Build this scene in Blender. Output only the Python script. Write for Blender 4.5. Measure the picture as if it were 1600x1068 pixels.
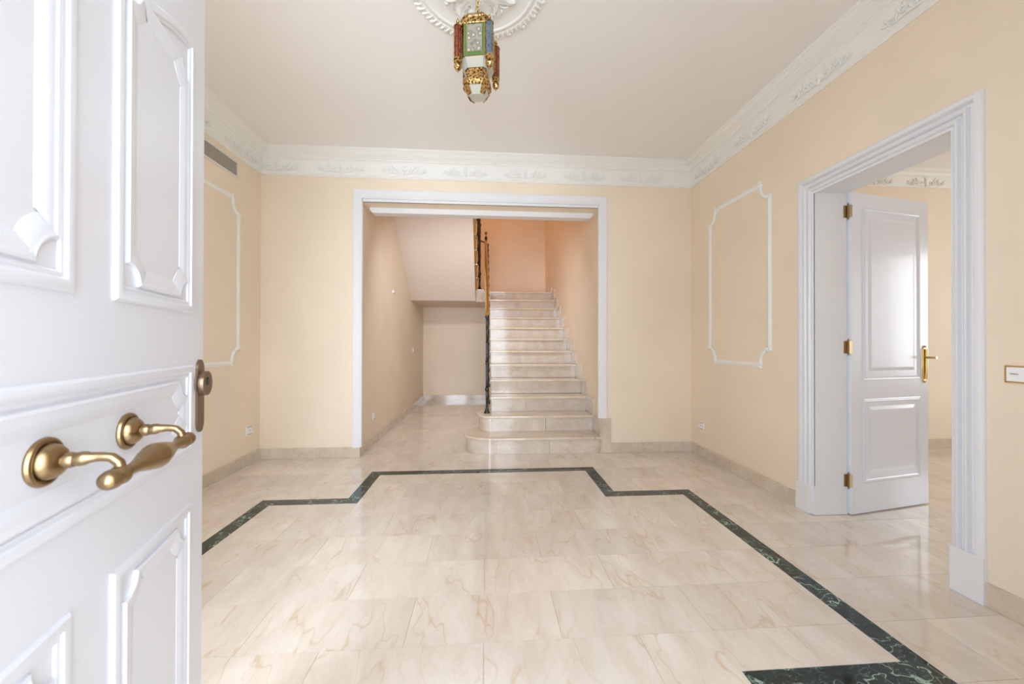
import bpy, bmesh, math, random
from mathutils import Vector, Matrix
random.seed(7)
for o in list(bpy.data.objects): bpy.data.objects.remove(o)
sc = bpy.context.scene
C = sc.collection
PI = math.pi
# ------------------------------------------------------------------ camera
YAW, PITCH, ROLL, ZC = .0689, .0046, .002, 1.08
F = Vector((math.sin(YAW)*math.cos(PITCH), math.cos(YAW)*math.cos(PITCH), math.sin(PITCH)))
R0 = Vector((math.cos(YAW), -math.sin(YAW), 0)); U0 = R0.cross(F)
RR = math.cos(ROLL)*R0 + math.sin(ROLL)*U0
UU = -math.sin(ROLL)*R0 + math.cos(ROLL)*U0
cam = bpy.data.cameras.new('camera'); cam_ob = bpy.data.objects.new('camera', cam); C.objects.link(cam_ob)
m = Matrix((RR, UU, -F)).transposed().to_4x4(); m.translation = (0, 0, ZC)
cam_ob.matrix_world = m
cam.sensor_width = 36; cam.lens = 579.25*36/1600; cam.clip_start = .02
cam.dof.use_dof = True; cam.dof.focus_distance = 3.2; cam.dof.aperture_fstop = 5.0
sc.camera = cam_ob
# ------------------------------------------------------------------ world and light
world = bpy.data.worlds.new('sky'); sc.world = world; world.use_nodes = True
bg = world.node_tree.nodes['Background']
bg.inputs[0].default_value = (.74, .86, 1.0, 1); bg.inputs[1].default_value = 3.4
def area(name, loc, target, sx, sy, power, col, spread=180):
    l = bpy.data.lights.new(name, 'AREA'); l.shape = 'RECTANGLE'; l.size = sx; l.size_y = sy
    l.energy = power; l.color = col
    l.spread = math.radians(spread)
    o = bpy.data.objects.new(name, l); C.objects.link(o); o.location = loc
    o.rotation_euler = (Vector(target)-Vector(loc)).to_track_quat('-Z', 'Y').to_euler()
    return o
area('daylight_entrance', (.03, -.5, 1.35), (.2, 3.6, 1.25), 1.2, 2.3, 34, (.78, .88, 1), 150)
area('daylight_side_window', (-1.15, -.35, 1.4), (1.7, 3.3, 1.2), 1.0, 2.0, 46, (.78, .88, 1), 110)
area('daylight_salon', (6.5, 1.6, 1.5), (3, 1.8, 1.2), 1.4, 1.6, 24, (.94, .96, .97))
area('stairwell_fill', (-.1, 3.93, 2.36), (-.35, 7.1, -.3), 1.1, .1, 11, (.92, .94, 1), 140)  # added fill that lifts the dark stairwell; no fixture behind the rail
area('warm_upper_stair_fill', (-1.0, 5.2, 4.3), (.6, 6.4, 2.0), .9, .8, 17, (1, .52, .24))  # added warm fill for the orange upper wall; no window in this shaft
sc.view_settings.view_transform = 'Standard'; sc.view_settings.look = 'None'
sc.view_settings.gamma = 1; sc.view_settings.use_curve_mapping = False
sc.view_settings.exposure = 0.22
sc.cycles.max_bounces = 10; sc.cycles.diffuse_bounces = 8
# ------------------------------------------------------------------ materials
def srgb(r, g, b):
    f = lambda c: (c/255/12.92) if c/255 <= .04045 else ((c/255+.055)/1.055)**2.4
    return (f(r), f(g), f(b), 1)
def mat(name, col, rough=.5, metal=0, coat=0, **kw):
    m = bpy.data.materials.new(name); m.use_nodes = True
    b = m.node_tree.nodes['Principled BSDF']
    b.inputs['Base Color'].default_value = col; b.inputs['Roughness'].default_value = rough
    b.inputs['Metallic'].default_value = metal; b.inputs['Coat Weight'].default_value = coat
    b.inputs['Coat Roughness'].default_value = .05
    for k, v in kw.items(): b.inputs[k.replace('_', ' ')].default_value = v
    return m
class NT:
    def __init__(s, m): s.t = m.node_tree; s.b = s.t.nodes['Principled BSDF']
    def n(s, kind, ins=None, **props):
        nd = s.t.nodes.new(kind)
        for k, v in props.items(): setattr(nd, k, v)
        for k, v in (ins or {}).items():
            if isinstance(v, bpy.types.NodeSocket): s.t.links.new(v, nd.inputs[k])
            else: nd.inputs[k].default_value = v
        return nd
    def link(s, a, b): s.t.links.new(a, b)
def ramp(nt, fac, stops):
    r = nt.n('ShaderNodeValToRGB', {0: fac}); e = r.color_ramp.elements
    while len(e) < len(stops): e.new(.5)
    for el, (p, c) in zip(e, stops): el.position = p; el.color = c
    return r.outputs[0]
def mix(nt, fac, a, b, mode='MIX'):
    return nt.n('ShaderNodeMix', {0: fac, 6: a, 7: b}, data_type='RGBA', blend_type=mode).outputs[2]
def paint(name, col, rough=.6, var=.03, bump=.02):
    m = mat(name, col, rough); nt = NT(m)
    tc = nt.n('ShaderNodeTexCoord').outputs['Object']
    no = nt.n('ShaderNodeTexNoise', {'Vector': tc, 'Scale': 1.3, 'Detail': 3}).outputs[0]
    dk = tuple(c*(1-var*2) for c in col[:3])+(1,)
    nt.link(ramp(nt, no, [(.35, dk), (.65, col)]), nt.b.inputs['Base Color'])
    fine = nt.n('ShaderNodeTexNoise', {'Vector': tc, 'Scale': 160, 'Detail': 2}).outputs[0]
    bp = nt.n('ShaderNodeBump', {'Strength': bump, 'Distance': .002, 'Height': fine})
    nt.link(bp.outputs[0], nt.b.inputs['Normal'])
    return m
def marble(name, base, light, vein, rough=.1, scale=1.0, vamt=.7, direc=(1, 1, 1), coat=.5):
    m = mat(name, base, rough, coat=coat); nt = NT(m)
    tc = nt.n('ShaderNodeTexCoord').outputs['Object']
    rnd = nt.n('ShaderNodeObjectInfo').outputs['Random']
    off = nt.n('ShaderNodeVectorMath', {0: tc, 1: nt.n('ShaderNodeVectorMath', {0: (37, 19, 11), 'Scale': rnd}, operation='SCALE').outputs[0]}).outputs[0]
    rot = nt.n('ShaderNodeMapping', {'Vector': off, 'Rotation': (0, 0, .95), 'Scale': direc}).outputs[0]
    wob = nt.n('ShaderNodeTexNoise', {'Vector': rot, 'Scale': 2.2*scale, 'Detail': 4}).outputs[1]
    wv = nt.n('ShaderNodeVectorMath', {0: wob, 'Scale': .3/scale}, operation='SCALE').outputs[0]
    P = nt.n('ShaderNodeVectorMath', {0: rot, 1: wv}).outputs[0]
    cloud = nt.n('ShaderNodeTexNoise', {'Vector': P, 'Scale': 2.5*scale, 'Detail': 5, 'Roughness': .6}).outputs[0]
    c = ramp(nt, cloud, [(.3, base), (.7, light)])
    def veins(sc_, w, det=2):
        n1 = nt.n('ShaderNodeTexNoise', {'Vector': P, 'Scale': sc_*scale, 'Detail': det, 'Roughness': .5}).outputs[0]
        d = nt.n('ShaderNodeMath', {0: n1, 1: .5}, operation='SUBTRACT').outputs[0]
        a = nt.n('ShaderNodeMath', {0: d}, operation='ABSOLUTE').outputs[0]
        k = nt.n('ShaderNodeMapRange', {'Value': a, 'From Min': 0., 'From Max': w, 'To Min': 1., 'To Max': 0.}).outputs[0]
        return nt.n('ShaderNodeMath', {0: k, 1: 2.}, operation='POWER').outputs[0]
    mask = nt.n('ShaderNodeTexNoise', {'Vector': off, 'Scale': 1.7*scale, 'Detail': 2}).outputs[0]
    mk = nt.n('ShaderNodeMapRange', {'Value': mask, 'From Min': .38, 'From Max': .62, 'To Min': .1, 'To Max': vamt}).outputs[0]
    v1 = nt.n('ShaderNodeMath', {0: veins(2.3, .022), 1: mk}, operation='MULTIPLY').outputs[0]
    v2 = nt.n('ShaderNodeMath', {0: veins(5.5, .018, 4), 1: mk}, operation='MULTIPLY').outputs[0]
    v2 = nt.n('ShaderNodeMath', {0: v2, 1: .55}, operation='MULTIPLY').outputs[0]
    c = mix(nt, v1, c, vein); c = mix(nt, v2, c, vein)
    rv = nt.n('ShaderNodeMapRange', {'Value': rnd, 'To Min': .93, 'To Max': 1.05}).outputs[0]
    c = nt.n('ShaderNodeVectorMath', {0: c, 'Scale': rv}, operation='SCALE').outputs[0]
    nt.link(c, nt.b.inputs['Base Color'])
    return m
M = {}
M['wall'] = paint('wall_paint', srgb(239, 224, 203), .62)
M['ceil'] = paint('ceiling_paint', srgb(240, 238, 235), .7, .01)
M['soffit'] = paint('soffit_paint', srgb(226, 212, 200), .7, .01)
M['plaster'] = paint('white_plaster', srgb(238, 238, 234), .55, .01, .05)
M['trim'] = paint('white_lacquer_trim', srgb(229, 230, 233), .3, .005, 0)
M['door'] = mat('white_lacquer', srgb(224, 227, 236), .28, coat=.25)
M['marble'] = marble('cream_marble', srgb(213, 201, 187), srgb(230, 222, 212), srgb(196, 164, 122), .07, 3.0, .55, (1, .38, 1))
M['riser'] = marble('grey_cream_marble', srgb(196, 181, 165), srgb(214, 202, 188), srgb(160, 130, 100), .1, 3.5, .4, (1, .6, 1), 0)
M['tread'] = marble('tread_marble', srgb(206, 188, 166), srgb(222, 208, 188), srgb(170, 140, 105), .1, 2, .4)
M['skirt'] = marble('skirting_marble', srgb(196, 180, 160), srgb(214, 202, 184), srgb(165, 135, 100), .14, 2.5, .5)
M['green'] = marble('green_marble', srgb(12, 20, 22), srgb(40, 62, 58), srgb(170, 198, 182), .07, 4.2, 1.3, (1, 1.4, 1), 0)
M['grout'] = mat('grout', srgb(186, 165, 138), .8)
M['brass'] = mat('polished_brass', srgb(214, 184, 118), .18, 1)
M['abrass'] = mat('antique_brass', srgb(158, 134, 100), .3, 1)
M['bronze'] = mat('aged_bronze', srgb(140, 118, 98), .33, 1)
M['iron'] = mat('black_iron', srgb(14, 13, 14), .3, 0, coat=.3)
M['plastic'] = mat('white_plastic', srgb(240, 240, 240), .3)
M['dark'] = mat('dark_void', srgb(30, 28, 26), .8)
M['alu'] = mat('white_grille', srgb(225, 220, 210), .4)
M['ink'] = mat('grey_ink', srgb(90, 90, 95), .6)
M['paving'] = paint('outdoor_paving', srgb(205, 198, 188), .8)
def lantern_brass():
    m = mat('pierced_brass', srgb(206, 160, 88), .24, 1); nt = NT(m)
    tc = nt.n('ShaderNodeTexCoord').outputs['Object']
    vo = nt.n('ShaderNodeTexVoronoi', {'Vector': tc, 'Scale': 95}).outputs[0]
    nt.link(ramp(nt, vo, [(.22, srgb(66, 44, 22)), (.36, srgb(150, 112, 58)), (.6, srgb(214, 180, 122))]), nt.b.inputs['Base Color'])
    bp = nt.n('ShaderNodeBump', {'Strength': .5, 'Distance': .002, 'Height': vo}); nt.link(bp.outputs[0], nt.b.inputs['Normal'])
    return m
M['lbrass'] = lantern_brass()
def cglass(name, col, tr=.6, rough=.12):
    m = mat(name, col, rough); b = m.node_tree.nodes['Principled BSDF']
    b.inputs['Transmission Weight'].default_value = tr; b.inputs['IOR'].default_value = 1.2
    return m
M['red'] = cglass('red_glass', srgb(150, 72, 54), .45)
M['blue'] = cglass('blue_glass', srgb(124, 150, 174), .45)
M['greeng'] = cglass('green_glass', srgb(120, 158, 96), .4)
M['clear'] = cglass('frosted_glass', srgb(222, 220, 206), .35, .3)
def etched():
    m = cglass('etched_glass', srgb(200, 200, 186), .3, .2); nt = NT(m)
    tc = nt.n('ShaderNodeTexCoord').outputs['Object']
    vo = nt.n('ShaderNodeTexVoronoi', {'Vector': tc, 'Scale': 42}).outputs[0]
    nt.link(ramp(nt, vo, [(.22, srgb(228, 224, 205)), (.32, srgb(150, 150, 134)), (.7, srgb(190, 188, 172))]), nt.b.inputs['Base Color'])
    return m
M['etched'] = etched()
# ------------------------------------------------------------------ helpers
def link(name, bm, m, parent=None, smooth=False, angle=None, recalc=True, **props):
    if recalc: bmesh.ops.recalc_face_normals(bm, faces=bm.faces)
    me = bpy.data.meshes.new(name); bm.to_mesh(me); bm.free()
    if m is not None: me.materials.append(m)
    if smooth:
        me.polygons.foreach_set('use_smooth', [True]*len(me.polygons))
        if angle: me.set_sharp_from_angle(angle=math.radians(angle))
    o = bpy.data.objects.new(name, me); C.objects.link(o)
    if parent: o.parent = parent
    for k, v in props.items(): o[k] = v
    return o
def empty(name, loc=(0, 0, 0), rz=0, parent=None, **props):
    o = bpy.data.objects.new(name, None); C.objects.link(o); o.location = loc; o.rotation_euler = (0, 0, rz)
    o.empty_display_size = .05
    if parent: o.parent = parent
    for k, v in props.items(): o[k] = v
    return o
def thing(name, label, cat, loc=(0, 0, 0), rz=0, group=None):
    o = empty(name, loc, rz, label=label, category=cat)
    if group: o['group'] = group
    return o
def copyo(o, parent=None, loc=None):
    c = o.copy(); C.objects.link(c)
    if parent: c.parent = parent
    if loc is not None: c.location = loc
    return c
def copy_tree(o, parent=None):
    c = copyo(o, parent)
    for ch in o.children: copy_tree(ch, c)
    return c
ident = lambda a, b, c: (a, b, c)
def box(bm, x0, x1, y0, y1, z0, z1, f=ident):
    v = [bm.verts.new(f(x, y, z)) for x in (x0, x1) for y in (y0, y1) for z in (z0, z1)]
    for q in ((0, 1, 3, 2), (4, 6, 7, 5), (0, 4, 5, 1), (2, 3, 7, 6), (0, 2, 6, 4), (1, 5, 7, 3)):
        bm.faces.new([v[i] for i in q])
def boxbm(*a, f=ident, bev=0):
    bm = bmesh.new(); box(bm, *a, f=f)
    if bev: bmesh.ops.bevel(bm, geom=list(bm.edges), offset=bev, segments=2, affect='EDGES', profile=.6)
    return bm
def prism(bm, pts, lo, hi, f):
    """polygon pts (a,b) extruded from lo to hi along the third axis through f(a,b,c)"""
    A = [bm.verts.new(f(a, b, lo)) for a, b in pts]; B = [bm.verts.new(f(a, b, hi)) for a, b in pts]
    n = len(pts); bm.faces.new(A); bm.faces.new(B[::-1])
    for i in range(n): bm.faces.new([A[i], B[i], B[(i+1) % n], A[(i+1) % n]])
def offs(path, u, closed):
    n = len(path); out = []
    for i in range(n):
        p = Vector(path[i])
        d0 = (p-Vector(path[i-1])).normalized() if (closed or i > 0) else None
        d1 = (Vector(path[(i+1) % n])-p).normalized() if (closed or i < n-1) else None
        if d0 is None: d0 = d1
        if d1 is None: d1 = d0
        n0 = Vector((d0.y, -d0.x)); n1 = Vector((d1.y, -d1.x)); b = (n0+n1)
        b = b/max(.35, b.dot(n0)) if b.length > 1e-6 else n0
        out.append(p+b*u)
    return out
def sweep(bm, path, prof, f, closed=False, segs=None):
    """prof (u to the right of the path, w off the plane); f(a,b,w)"""
    rings = []
    for u, w in prof: rings.append([(q.x, q.y, w) for q in offs(path, u, closed)])
    n = len(path); k = len(prof)
    rng = range(n if closed else n-1)
    for i in rng:
        if segs is not None and i not in segs: continue
        j = (i+1) % n
        A = [bm.verts.new(f(*rings[t][i])) for t in range(k)]; B = [bm.verts.new(f(*rings[t][j])) for t in range(k)]
        for t in range(k):
            t2 = (t+1) % k
            try: bm.faces.new([A[t], A[t2], B[t2], B[t]])
            except ValueError: pass
        if not closed or segs is not None:
            if i == 0 or segs is not None: bm.faces.new(A)
            if i == n-2 or segs is not None: bm.faces.new(B[::-1])
    bmesh.ops.remove_doubles(bm, verts=bm.verts, dist=1e-6)
def lathe(bm, prof, f=ident, n=24, caps=True):
    """prof (r,z) about the z axis"""
    rings = []
    for r, z in prof:
        rings.append([bm.verts.new(f(r*math.cos(2*PI*i/n), r*math.sin(2*PI*i/n), z)) for i in range(n)])
    for a, b in zip(rings, rings[1:]):
        for i in range(n): bm.faces.new([a[i], a[(i+1) % n], b[(i+1) % n], b[i]])
    if caps:
        bm.faces.new(rings[0][::-1]); bm.faces.new(rings[-1])
def tube(bm, pts, rad, n=8, f=ident):
    pts = [Vector(f(*p)) for p in pts]; rings = []
    if not hasattr(rad, '__len__'): rad = [rad]*len(pts)
    prev = None
    for i, p in enumerate(pts):
        d = (pts[min(i+1, len(pts)-1)]-pts[max(i-1, 0)]).normalized()
        if prev is None: prev = d.orthogonal().normalized()
        a = (prev-d*prev.dot(d)).normalized(); prev = a; b = d.cross(a)
        rings.append([bm.verts.new(p+(a*math.cos(2*PI*k/n)+b*math.sin(2*PI*k/n))*rad[i]) for k in range(n)])
    for a, b in zip(rings, rings[1:]):
        for i in range(n): bm.faces.new([a[i], a[(i+1) % n], b[(i+1) % n], b[i]])
    bm.faces.new(rings[0][::-1]); bm.faces.new(rings[-1])
def blob(bm, c, r, ang=0, f=ident, n=8, m_=5):
    """ellipsoid centre c radii r, rotated by ang in the a-b plane"""
    ca, sa = math.cos(ang), math.sin(ang); rows = []
    for j in range(m_+1):
        th = PI*j/m_; row = []
        for i in range(n):
            ph = 2*PI*i/n
            x, y, z = r[0]*math.cos(th), r[1]*math.sin(th)*math.cos(ph), r[2]*math.sin(th)*math.sin(ph)
            row.append((c[0]+x*ca-y*sa, c[1]+x*sa+y*ca, c[2]+z))
        rows.append(row)
    top = bm.verts.new(f(*rows[0][0])); bot = bm.verts.new(f(*rows[-1][0]))
    V = [[bm.verts.new(f(*p)) for p in r_] for r_ in rows[1:-1]]
    for i in range(n):
        bm.faces.new([top, V[0][i], V[0][(i+1) % n]]); bm.faces.new([bot, V[-1][(i+1) % n], V[-1][i]])
        for a, b in zip(V, V[1:]): bm.faces.new([a[i], b[i], b[(i+1) % n], a[(i+1) % n]])
S = dict(kind='structure')
# ------------------------------------------------------------------ room measures
XL, XR, D = -2.107, 2.071, 3.615          # wall faces
BXL, BXR, BD = -2.0955, 2.059, 3.603      # baseboard faces
CZ = 2.88
SL, SR, SB = -1.205, 1.145, 7.185         # stairwell faces
RX, RB = 2.285, 3.562                     # neighbouring room
# ------------------------------------------------------------------ floor
TP, TLn, TY0, TX0 = .2605, .575, 1.348, -.007
regions = [(BXL, BXR, -.4, BD), (SL+.01, SR, BD, SB-.01), (BXR, RX, 1.51, 2.205), (RX, 6.6, -.6, RB-.01)]
outer = [(-1.531, 2.6656), (-.9575, 2.6656), (-.9575, 3.2016), (.9333, 3.2016), (.9333, 2.6656), (1.5011, 2.6656),
         (1.5011, 1.0855), (.9333, 1.0855), (.9333, .55), (-.9575, .55), (-.9575, 1.0855), (-1.531, 1.0855)]
inner = [tuple(v) for v in offs(outer, .0885, True)]
def inpoly(p, poly):
    c = False; x, y = p
    for i in range(len(poly)):
        (x1, y1), (x2, y2) = poly[i-1], poly[i]
        if (y1 > y) != (y2 > y) and x < (x2-x1)*(y-y1)/(y2-y1)+x1: c = not c
    return c
fl = link('floor', boxbm(-2.3, 6.7, -.5, 7.3, -.12, -.0025), M['grout'], **S)
for i in range(12):
    j = (i+1) % 12; bm = bmesh.new()
    q = [outer[i], outer[j], inner[j], inner[i]]; c = sum((Vector(p) for p in q), Vector((0, 0)))/4
    q = [tuple(Vector(p)+(c-Vector(p)).normalized()*.0009) for p in q]
    prism(bm, q, -.002, 0.0, ident)
    link('inlay_strip', bm, M['green'], fl)
xb = sorted({r[k] for r in regions for k in (0, 1)} | {p[0] for p in outer+inner})
yb = sorted({r[k] for r in regions for k in (2, 3)} | {p[1] for p in outer+inner})
def tile(x0, x1, y0, y1):
    xs = [x0]+[x for x in xb if x0+.002 < x < x1-.002]+[x1]; ys = [y0]+[y for y in yb if y0+.002 < y < y1-.002]+[y1]
    ok = {}
    for i in range(len(xs)-1):
        for j in range(len(ys)-1):
            cx, cy = (xs[i]+xs[i+1])/2, (ys[j]+ys[j+1])/2
            if not any(r[0] < cx < r[1] and r[2] < cy < r[3] for r in regions): continue
            if inpoly((cx, cy), outer) and not inpoly((cx, cy), inner): continue
            if cx > .1 and cy > 4.3 and cx < 1.2: continue
            ok[i, j] = 1
    while ok:
        st = [next(iter(ok))]; comp = set()
        while st:
            k = st.pop()
            if k in ok:
                del ok[k]; comp.add(k)
                st += [(k[0]+1, k[1]), (k[0]-1, k[1]), (k[0], k[1]+1), (k[0], k[1]-1)]
        g = .0007; bm = bmesh.new(); vt = {}
        def V(i, j, z):
            if (i, j, z) not in vt:
                dx = sum((1 if (i, b) in comp else 0)-(1 if (i-1, b) in comp else 0) for b in (j, j-1))
                dy = sum((1 if (a, j) in comp else 0)-(1 if (a, j-1) in comp else 0) for a in (i, i-1))
                sx = (dx > 0)-(dx < 0); sy = (dy > 0)-(dy < 0)
                vt[i, j, z] = bm.verts.new((xs[i]+g*sx, ys[j]+g*sy, z))
            return vt[i, j, z]
        for i, j in comp:
            bm.faces.new([V(i, j, 0), V(i+1, j, 0), V(i+1, j+1, 0), V(i, j+1, 0)])
            for (a, b), e in {(i, j-1): ((i, j), (i+1, j)), (i+1, j): ((i+1, j), (i+1, j+1)), (i, j+1): ((i+1, j+1), (i, j+1)), (i-1, j): ((i, j+1), (i, j))}.items():
                if (a, b) not in comp:
                    bm.faces.new([V(*e[0], 0), V(*e[0], -.0025), V(*e[1], -.0025), V(*e[1], 0)])
        link('tile', bm, M['marble'], fl, recalc=False)
r = -8
while TY0+r*TP < SB:
    y0 = TY0+r*TP; y1 = y0+TP; o_ = TX0 if r % 2 else TX0+TLn/2
    k = -5
    while o_+k*TLn < 6.6:
        tile(o_+k*TLn, o_+(k+1)*TLn, y0, y1); k += 1
    r += 1
link('ground', boxbm(-9, 9, -12, -.5, -.2, -.02), M['paving'], label='pale paving outside the entrance', **S)
# ------------------------------------------------------------------ walls
W = M['wall']
def multibox(name, boxes, m, **p):
    bm = bmesh.new()
    for b in boxes: box(bm, *b)
    return link(name, bm, m, **p)
multibox('wall_left', [(XL-.2, XL, -.2, D+.29, 0, 3.0)], W, **S)
multibox('wall_right', [(XR, RX, -.2, 1.49, 0, 3.0), (XR, RX, 2.225, D+.29, 0, 3.0), (XR, RX, 1.49, 2.225, 2.06, 3.0)], W, **S)
multibox('wall_back', [(XL, SL, D, D+.29, 0, 3.0), (SR, XR, D, D+.29, 0, 3.0), (SL, SR, D, D+.29, 2.43, 3.0)], W, **S)
multibox('wall_front', [(XL, -1.55, -.2, .1, 0, 3.0), (-1.55, -.75, -.2, .1, 0, .25), (-1.55, -.75, -.2, .1, 2.3, 3.0), (-.75, -.47, -.2, .1, 0, 3.0),
    (-.47, .55, -.2, .1, 2.3, 3.0), (.55, XR, -.2, .1, 0, 3.0)], W, **S)
def window(name, x0, x1, z0, z1, y, nx, nz):
    bm = bmesh.new(); t = .03
    box(bm, x0, x0+t, y-.03, y+.03, z0, z1); box(bm, x1-t, x1, y-.03, y+.03, z0, z1)
    box(bm, x0+t, x1-t, y-.03, y+.03, z0, z0+t); box(bm, x0+t, x1-t, y-.03, y+.03, z1-t, z1)
    o = link(name, bm, M['trim'], **S)
    for i in range(1, nx): link('glazing_bar', boxbm(x0+(x1-x0)*i/nx-.01, x0+(x1-x0)*i/nx+.01, y-.015, y+.015, z0+t, z1-t), M['trim'], o)
    for i in range(1, nz): link('glazing_bar', boxbm(x0+t, x1-t, y-.014, y+.014, z0+(z1-z0)*i/nz-.01, z0+(z1-z0)*i/nz+.01), M['trim'], o)
    return o
window('window_1', -1.55, -.75, .25, 2.3, -.05, 2, 3)
link('ceiling', boxbm(XL-.1, XR+.1, -.2, D+.1, CZ, CZ+.1), M['ceil'], **S)
# stairwell shell
multibox('wall_stair_left', [(SL-.2, SL, D+.29, SB+.2, 0, 4.8)], W, **S)
multibox('wall_stair_right', [(SR, SR+.2, D+.29, SB+.2, 0, 4.8)], W, **S)
multibox('wall_stair_back', [(SL, SR, SB, SB+.2, 0, 4.8)], W, **S)
multibox('wall_stair_front', [(SL-.2, SR+.2, D+.1, D+.29, 3.0, 4.8)], W, **S)
multibox('ceiling_stair', [(SL-.2, SR+.2, D+.1, SB+.2, 4.8, 4.9)], M['ceil'], **S)
# neighbouring room
multibox('wall_salon_back', [(RX, 6.8, RB, RB+.2, 0, 3.0)], W, **S)
multibox('wall_salon_right', [(6.6, 6.8, -.6, RB, 0, .6), (6.6, 6.8, -.6, RB, 2.3, 3.0), (6.6, 6.8, -.6, .9, .6, 2.3), (6.6, 6.8, 2.3, RB, .6, 2.3)], W, **S)
multibox('wall_salon_front', [(RX-.2, 6.8, -.8, -.6, 0, 3.0), (RX-.2, RX, -.6, -.2, 0, 3.0)], W, **S)
multibox('ceiling_salon', [(RX, 6.8, -.8, RB, CZ, 3.0)], M['ceil'], **S)
# ------------------------------------------------------------------ baseboards
def baseboard(name, p0, p1, h=.0977, th=.0115, piece=.58, start=0.0):
    """marble skirting from p0 to p1 (front face line); wall is to the left of p0->p1"""
    p0, p1 = Vector(p0), Vector(p1); L = (p1-p0).length; d = (p1-p0)/L; nrm = Vector((-d.y, d.x))
    root = empty(name, (p0.x, p0.y, 0), **S)
    cuts = [0]; c = start or piece
    while c < L-.05: cuts.append(c); c += piece
    cuts.append(L)
    for a, b in zip(cuts, cuts[1:]):
        bm = bmesh.new(); a2, b2 = a+.0006, b-.0006
        f = lambda s, n_, z: (d.x*s+nrm.x*n_, d.y*s+nrm.y*n_, z)
        prism(bm, [(0, .0005), (0, h-.003), (.003, h), (th, h), (th, .0005)], a2, b2, lambda u, z, s: f(s, u, z))
        link('skirting_slab', bm, M['skirt'], root)
baseboard('baseboard_left', (BXL, .1), (BXL, BD), start=.34)
baseboard('baseboard_back', (BXL, BD), (SL+.0115, BD), start=.5)
baseboard('baseboard_right', (BXR, BD), (BXR, 2.328), start=.62)
baseboard('baseboard_front', (BXR, 1.404), (BXR, .1), start=.2)
baseboard('baseboard_pier', (1.2364, BD), (BXR, BD), start=.5)
baseboard('baseboard_stair_left', (SL+.0115, BD-.0), (SL+.0115, SB), start=.55)
baseboard('baseboard_stair_back', (SL+.0115, SB-.0115), (.1, SB-.0115), start=.5)
baseboard('baseboard_salon', (RX+.0115, RB-.0115), (6.6, RB-.0115), start=.5)
link('trim_1', boxbm(1.125, 1.2364, BD, D+.02, .001, .344, bev=.001), M['skirt'], **S)
# ------------------------------------------------------------------ cornices
prof = [(0, 0), (.132, 0), (.134, .006), (.130, .012), (.118, .018), (.108, .026), (.102, .030), (.100, .036), (.092, .038), (.088, .044),
        (.078, .050), (.058, .058), (.050, .066), (.046, .068), (.046, .076), (.034, .080), (.030, .086), (.026, .088), (.016, .198), (.020, .204), (.018, .212), (.010, .216), (.010, .225), (0, .225)]
per = [(XL, .1), (XL, D), (XR, D), (XR, .1)]
def orn():
    bm = bmesh.new(); f = lambda a, b, w: (a, -w*1.0, b*1.1)
    for r_, b in ((.012, -.040), (.006, -.030), (.014, -.020), (.021, -.004), (.020, .010), (.010, .020), (.015, .028)): blob(bm, (0, b, .001), (r_, .009, .012), 0, f)
    for s in (-1, 1):
        for k in range(3): blob(bm, (s*.008*(k), .036+.003*(2-k), .002), (.010, .004, .007), s*(.4+.4*k), f)
        def spiral(cx, cy, r0, turns, ph, rr):
            pts = []
            for i in range(15):
                t = i/14; r_ = r0*(1-.8*t); a_ = ph+turns*2*PI*t*s
                pts.append((cx+r_*math.cos(a_), cy+r_*math.sin(a_), .004))
            tube(bm, pts, [rr*(1-.4*i/14) for i in range(15)], 5, f)
        spiral(s*.055, -.012, .022, 1.1, -PI/2, .005)
        spiral(s*.115, .004, .026, 1.0, PI/2, .006)
        spiral(s*.165, -.014, .018, 1.0, -PI/2, .0045)
        tube(bm, [(s*.02, -.036, .004), (s*.06, -.034, .005), (s*.10, -.028, .005), (s*.15, -.034, .004), (s*.19, -.022, .003)], [.004, .006, .006, .005, .002], 5, f)
        for (a, b, l, an) in ((.080, -.004, .024, 1.1), (.092, -.020, .02, .5), (.135, .012, .022, 1.0), (.142, -.01, .02, 1.7), (.19, -.002, .02, .9), (.20, -.016, .016, .3), (.105, .022, .016, 1.5)):
            blob(bm, (s*a, b, .003), (l, .0075, .007), an if s > 0 else PI-an, f)
    me = bpy.data.meshes.new('relief_ornament'); bmesh.ops.recalc_face_normals(bm, faces=bm.faces); bm.to_mesh(me); bm.free()
    me.materials.append(M['plaster']); me.polygons.foreach_set('use_smooth', [True]*len(me.polygons)); return me
orn_me = orn()
def rope(bm, p0, p1, inward, z):
    p0, p1 = Vector(p0), Vector(p1); L = (p1-p0).length; d = (p1-p0)/L; n = int(L/.016)
    for i in range(n):
        c = p0+d*(i+.5)*L/n
        f = lambda a, b, w: (c.x+d.x*a+inward.x*b, c.y+d.y*a+inward.y*b, z-w)
        blob(bm, (0, 0, 0), (.0145, .0045, .0055), 1.0, f, 5, 3)
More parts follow.
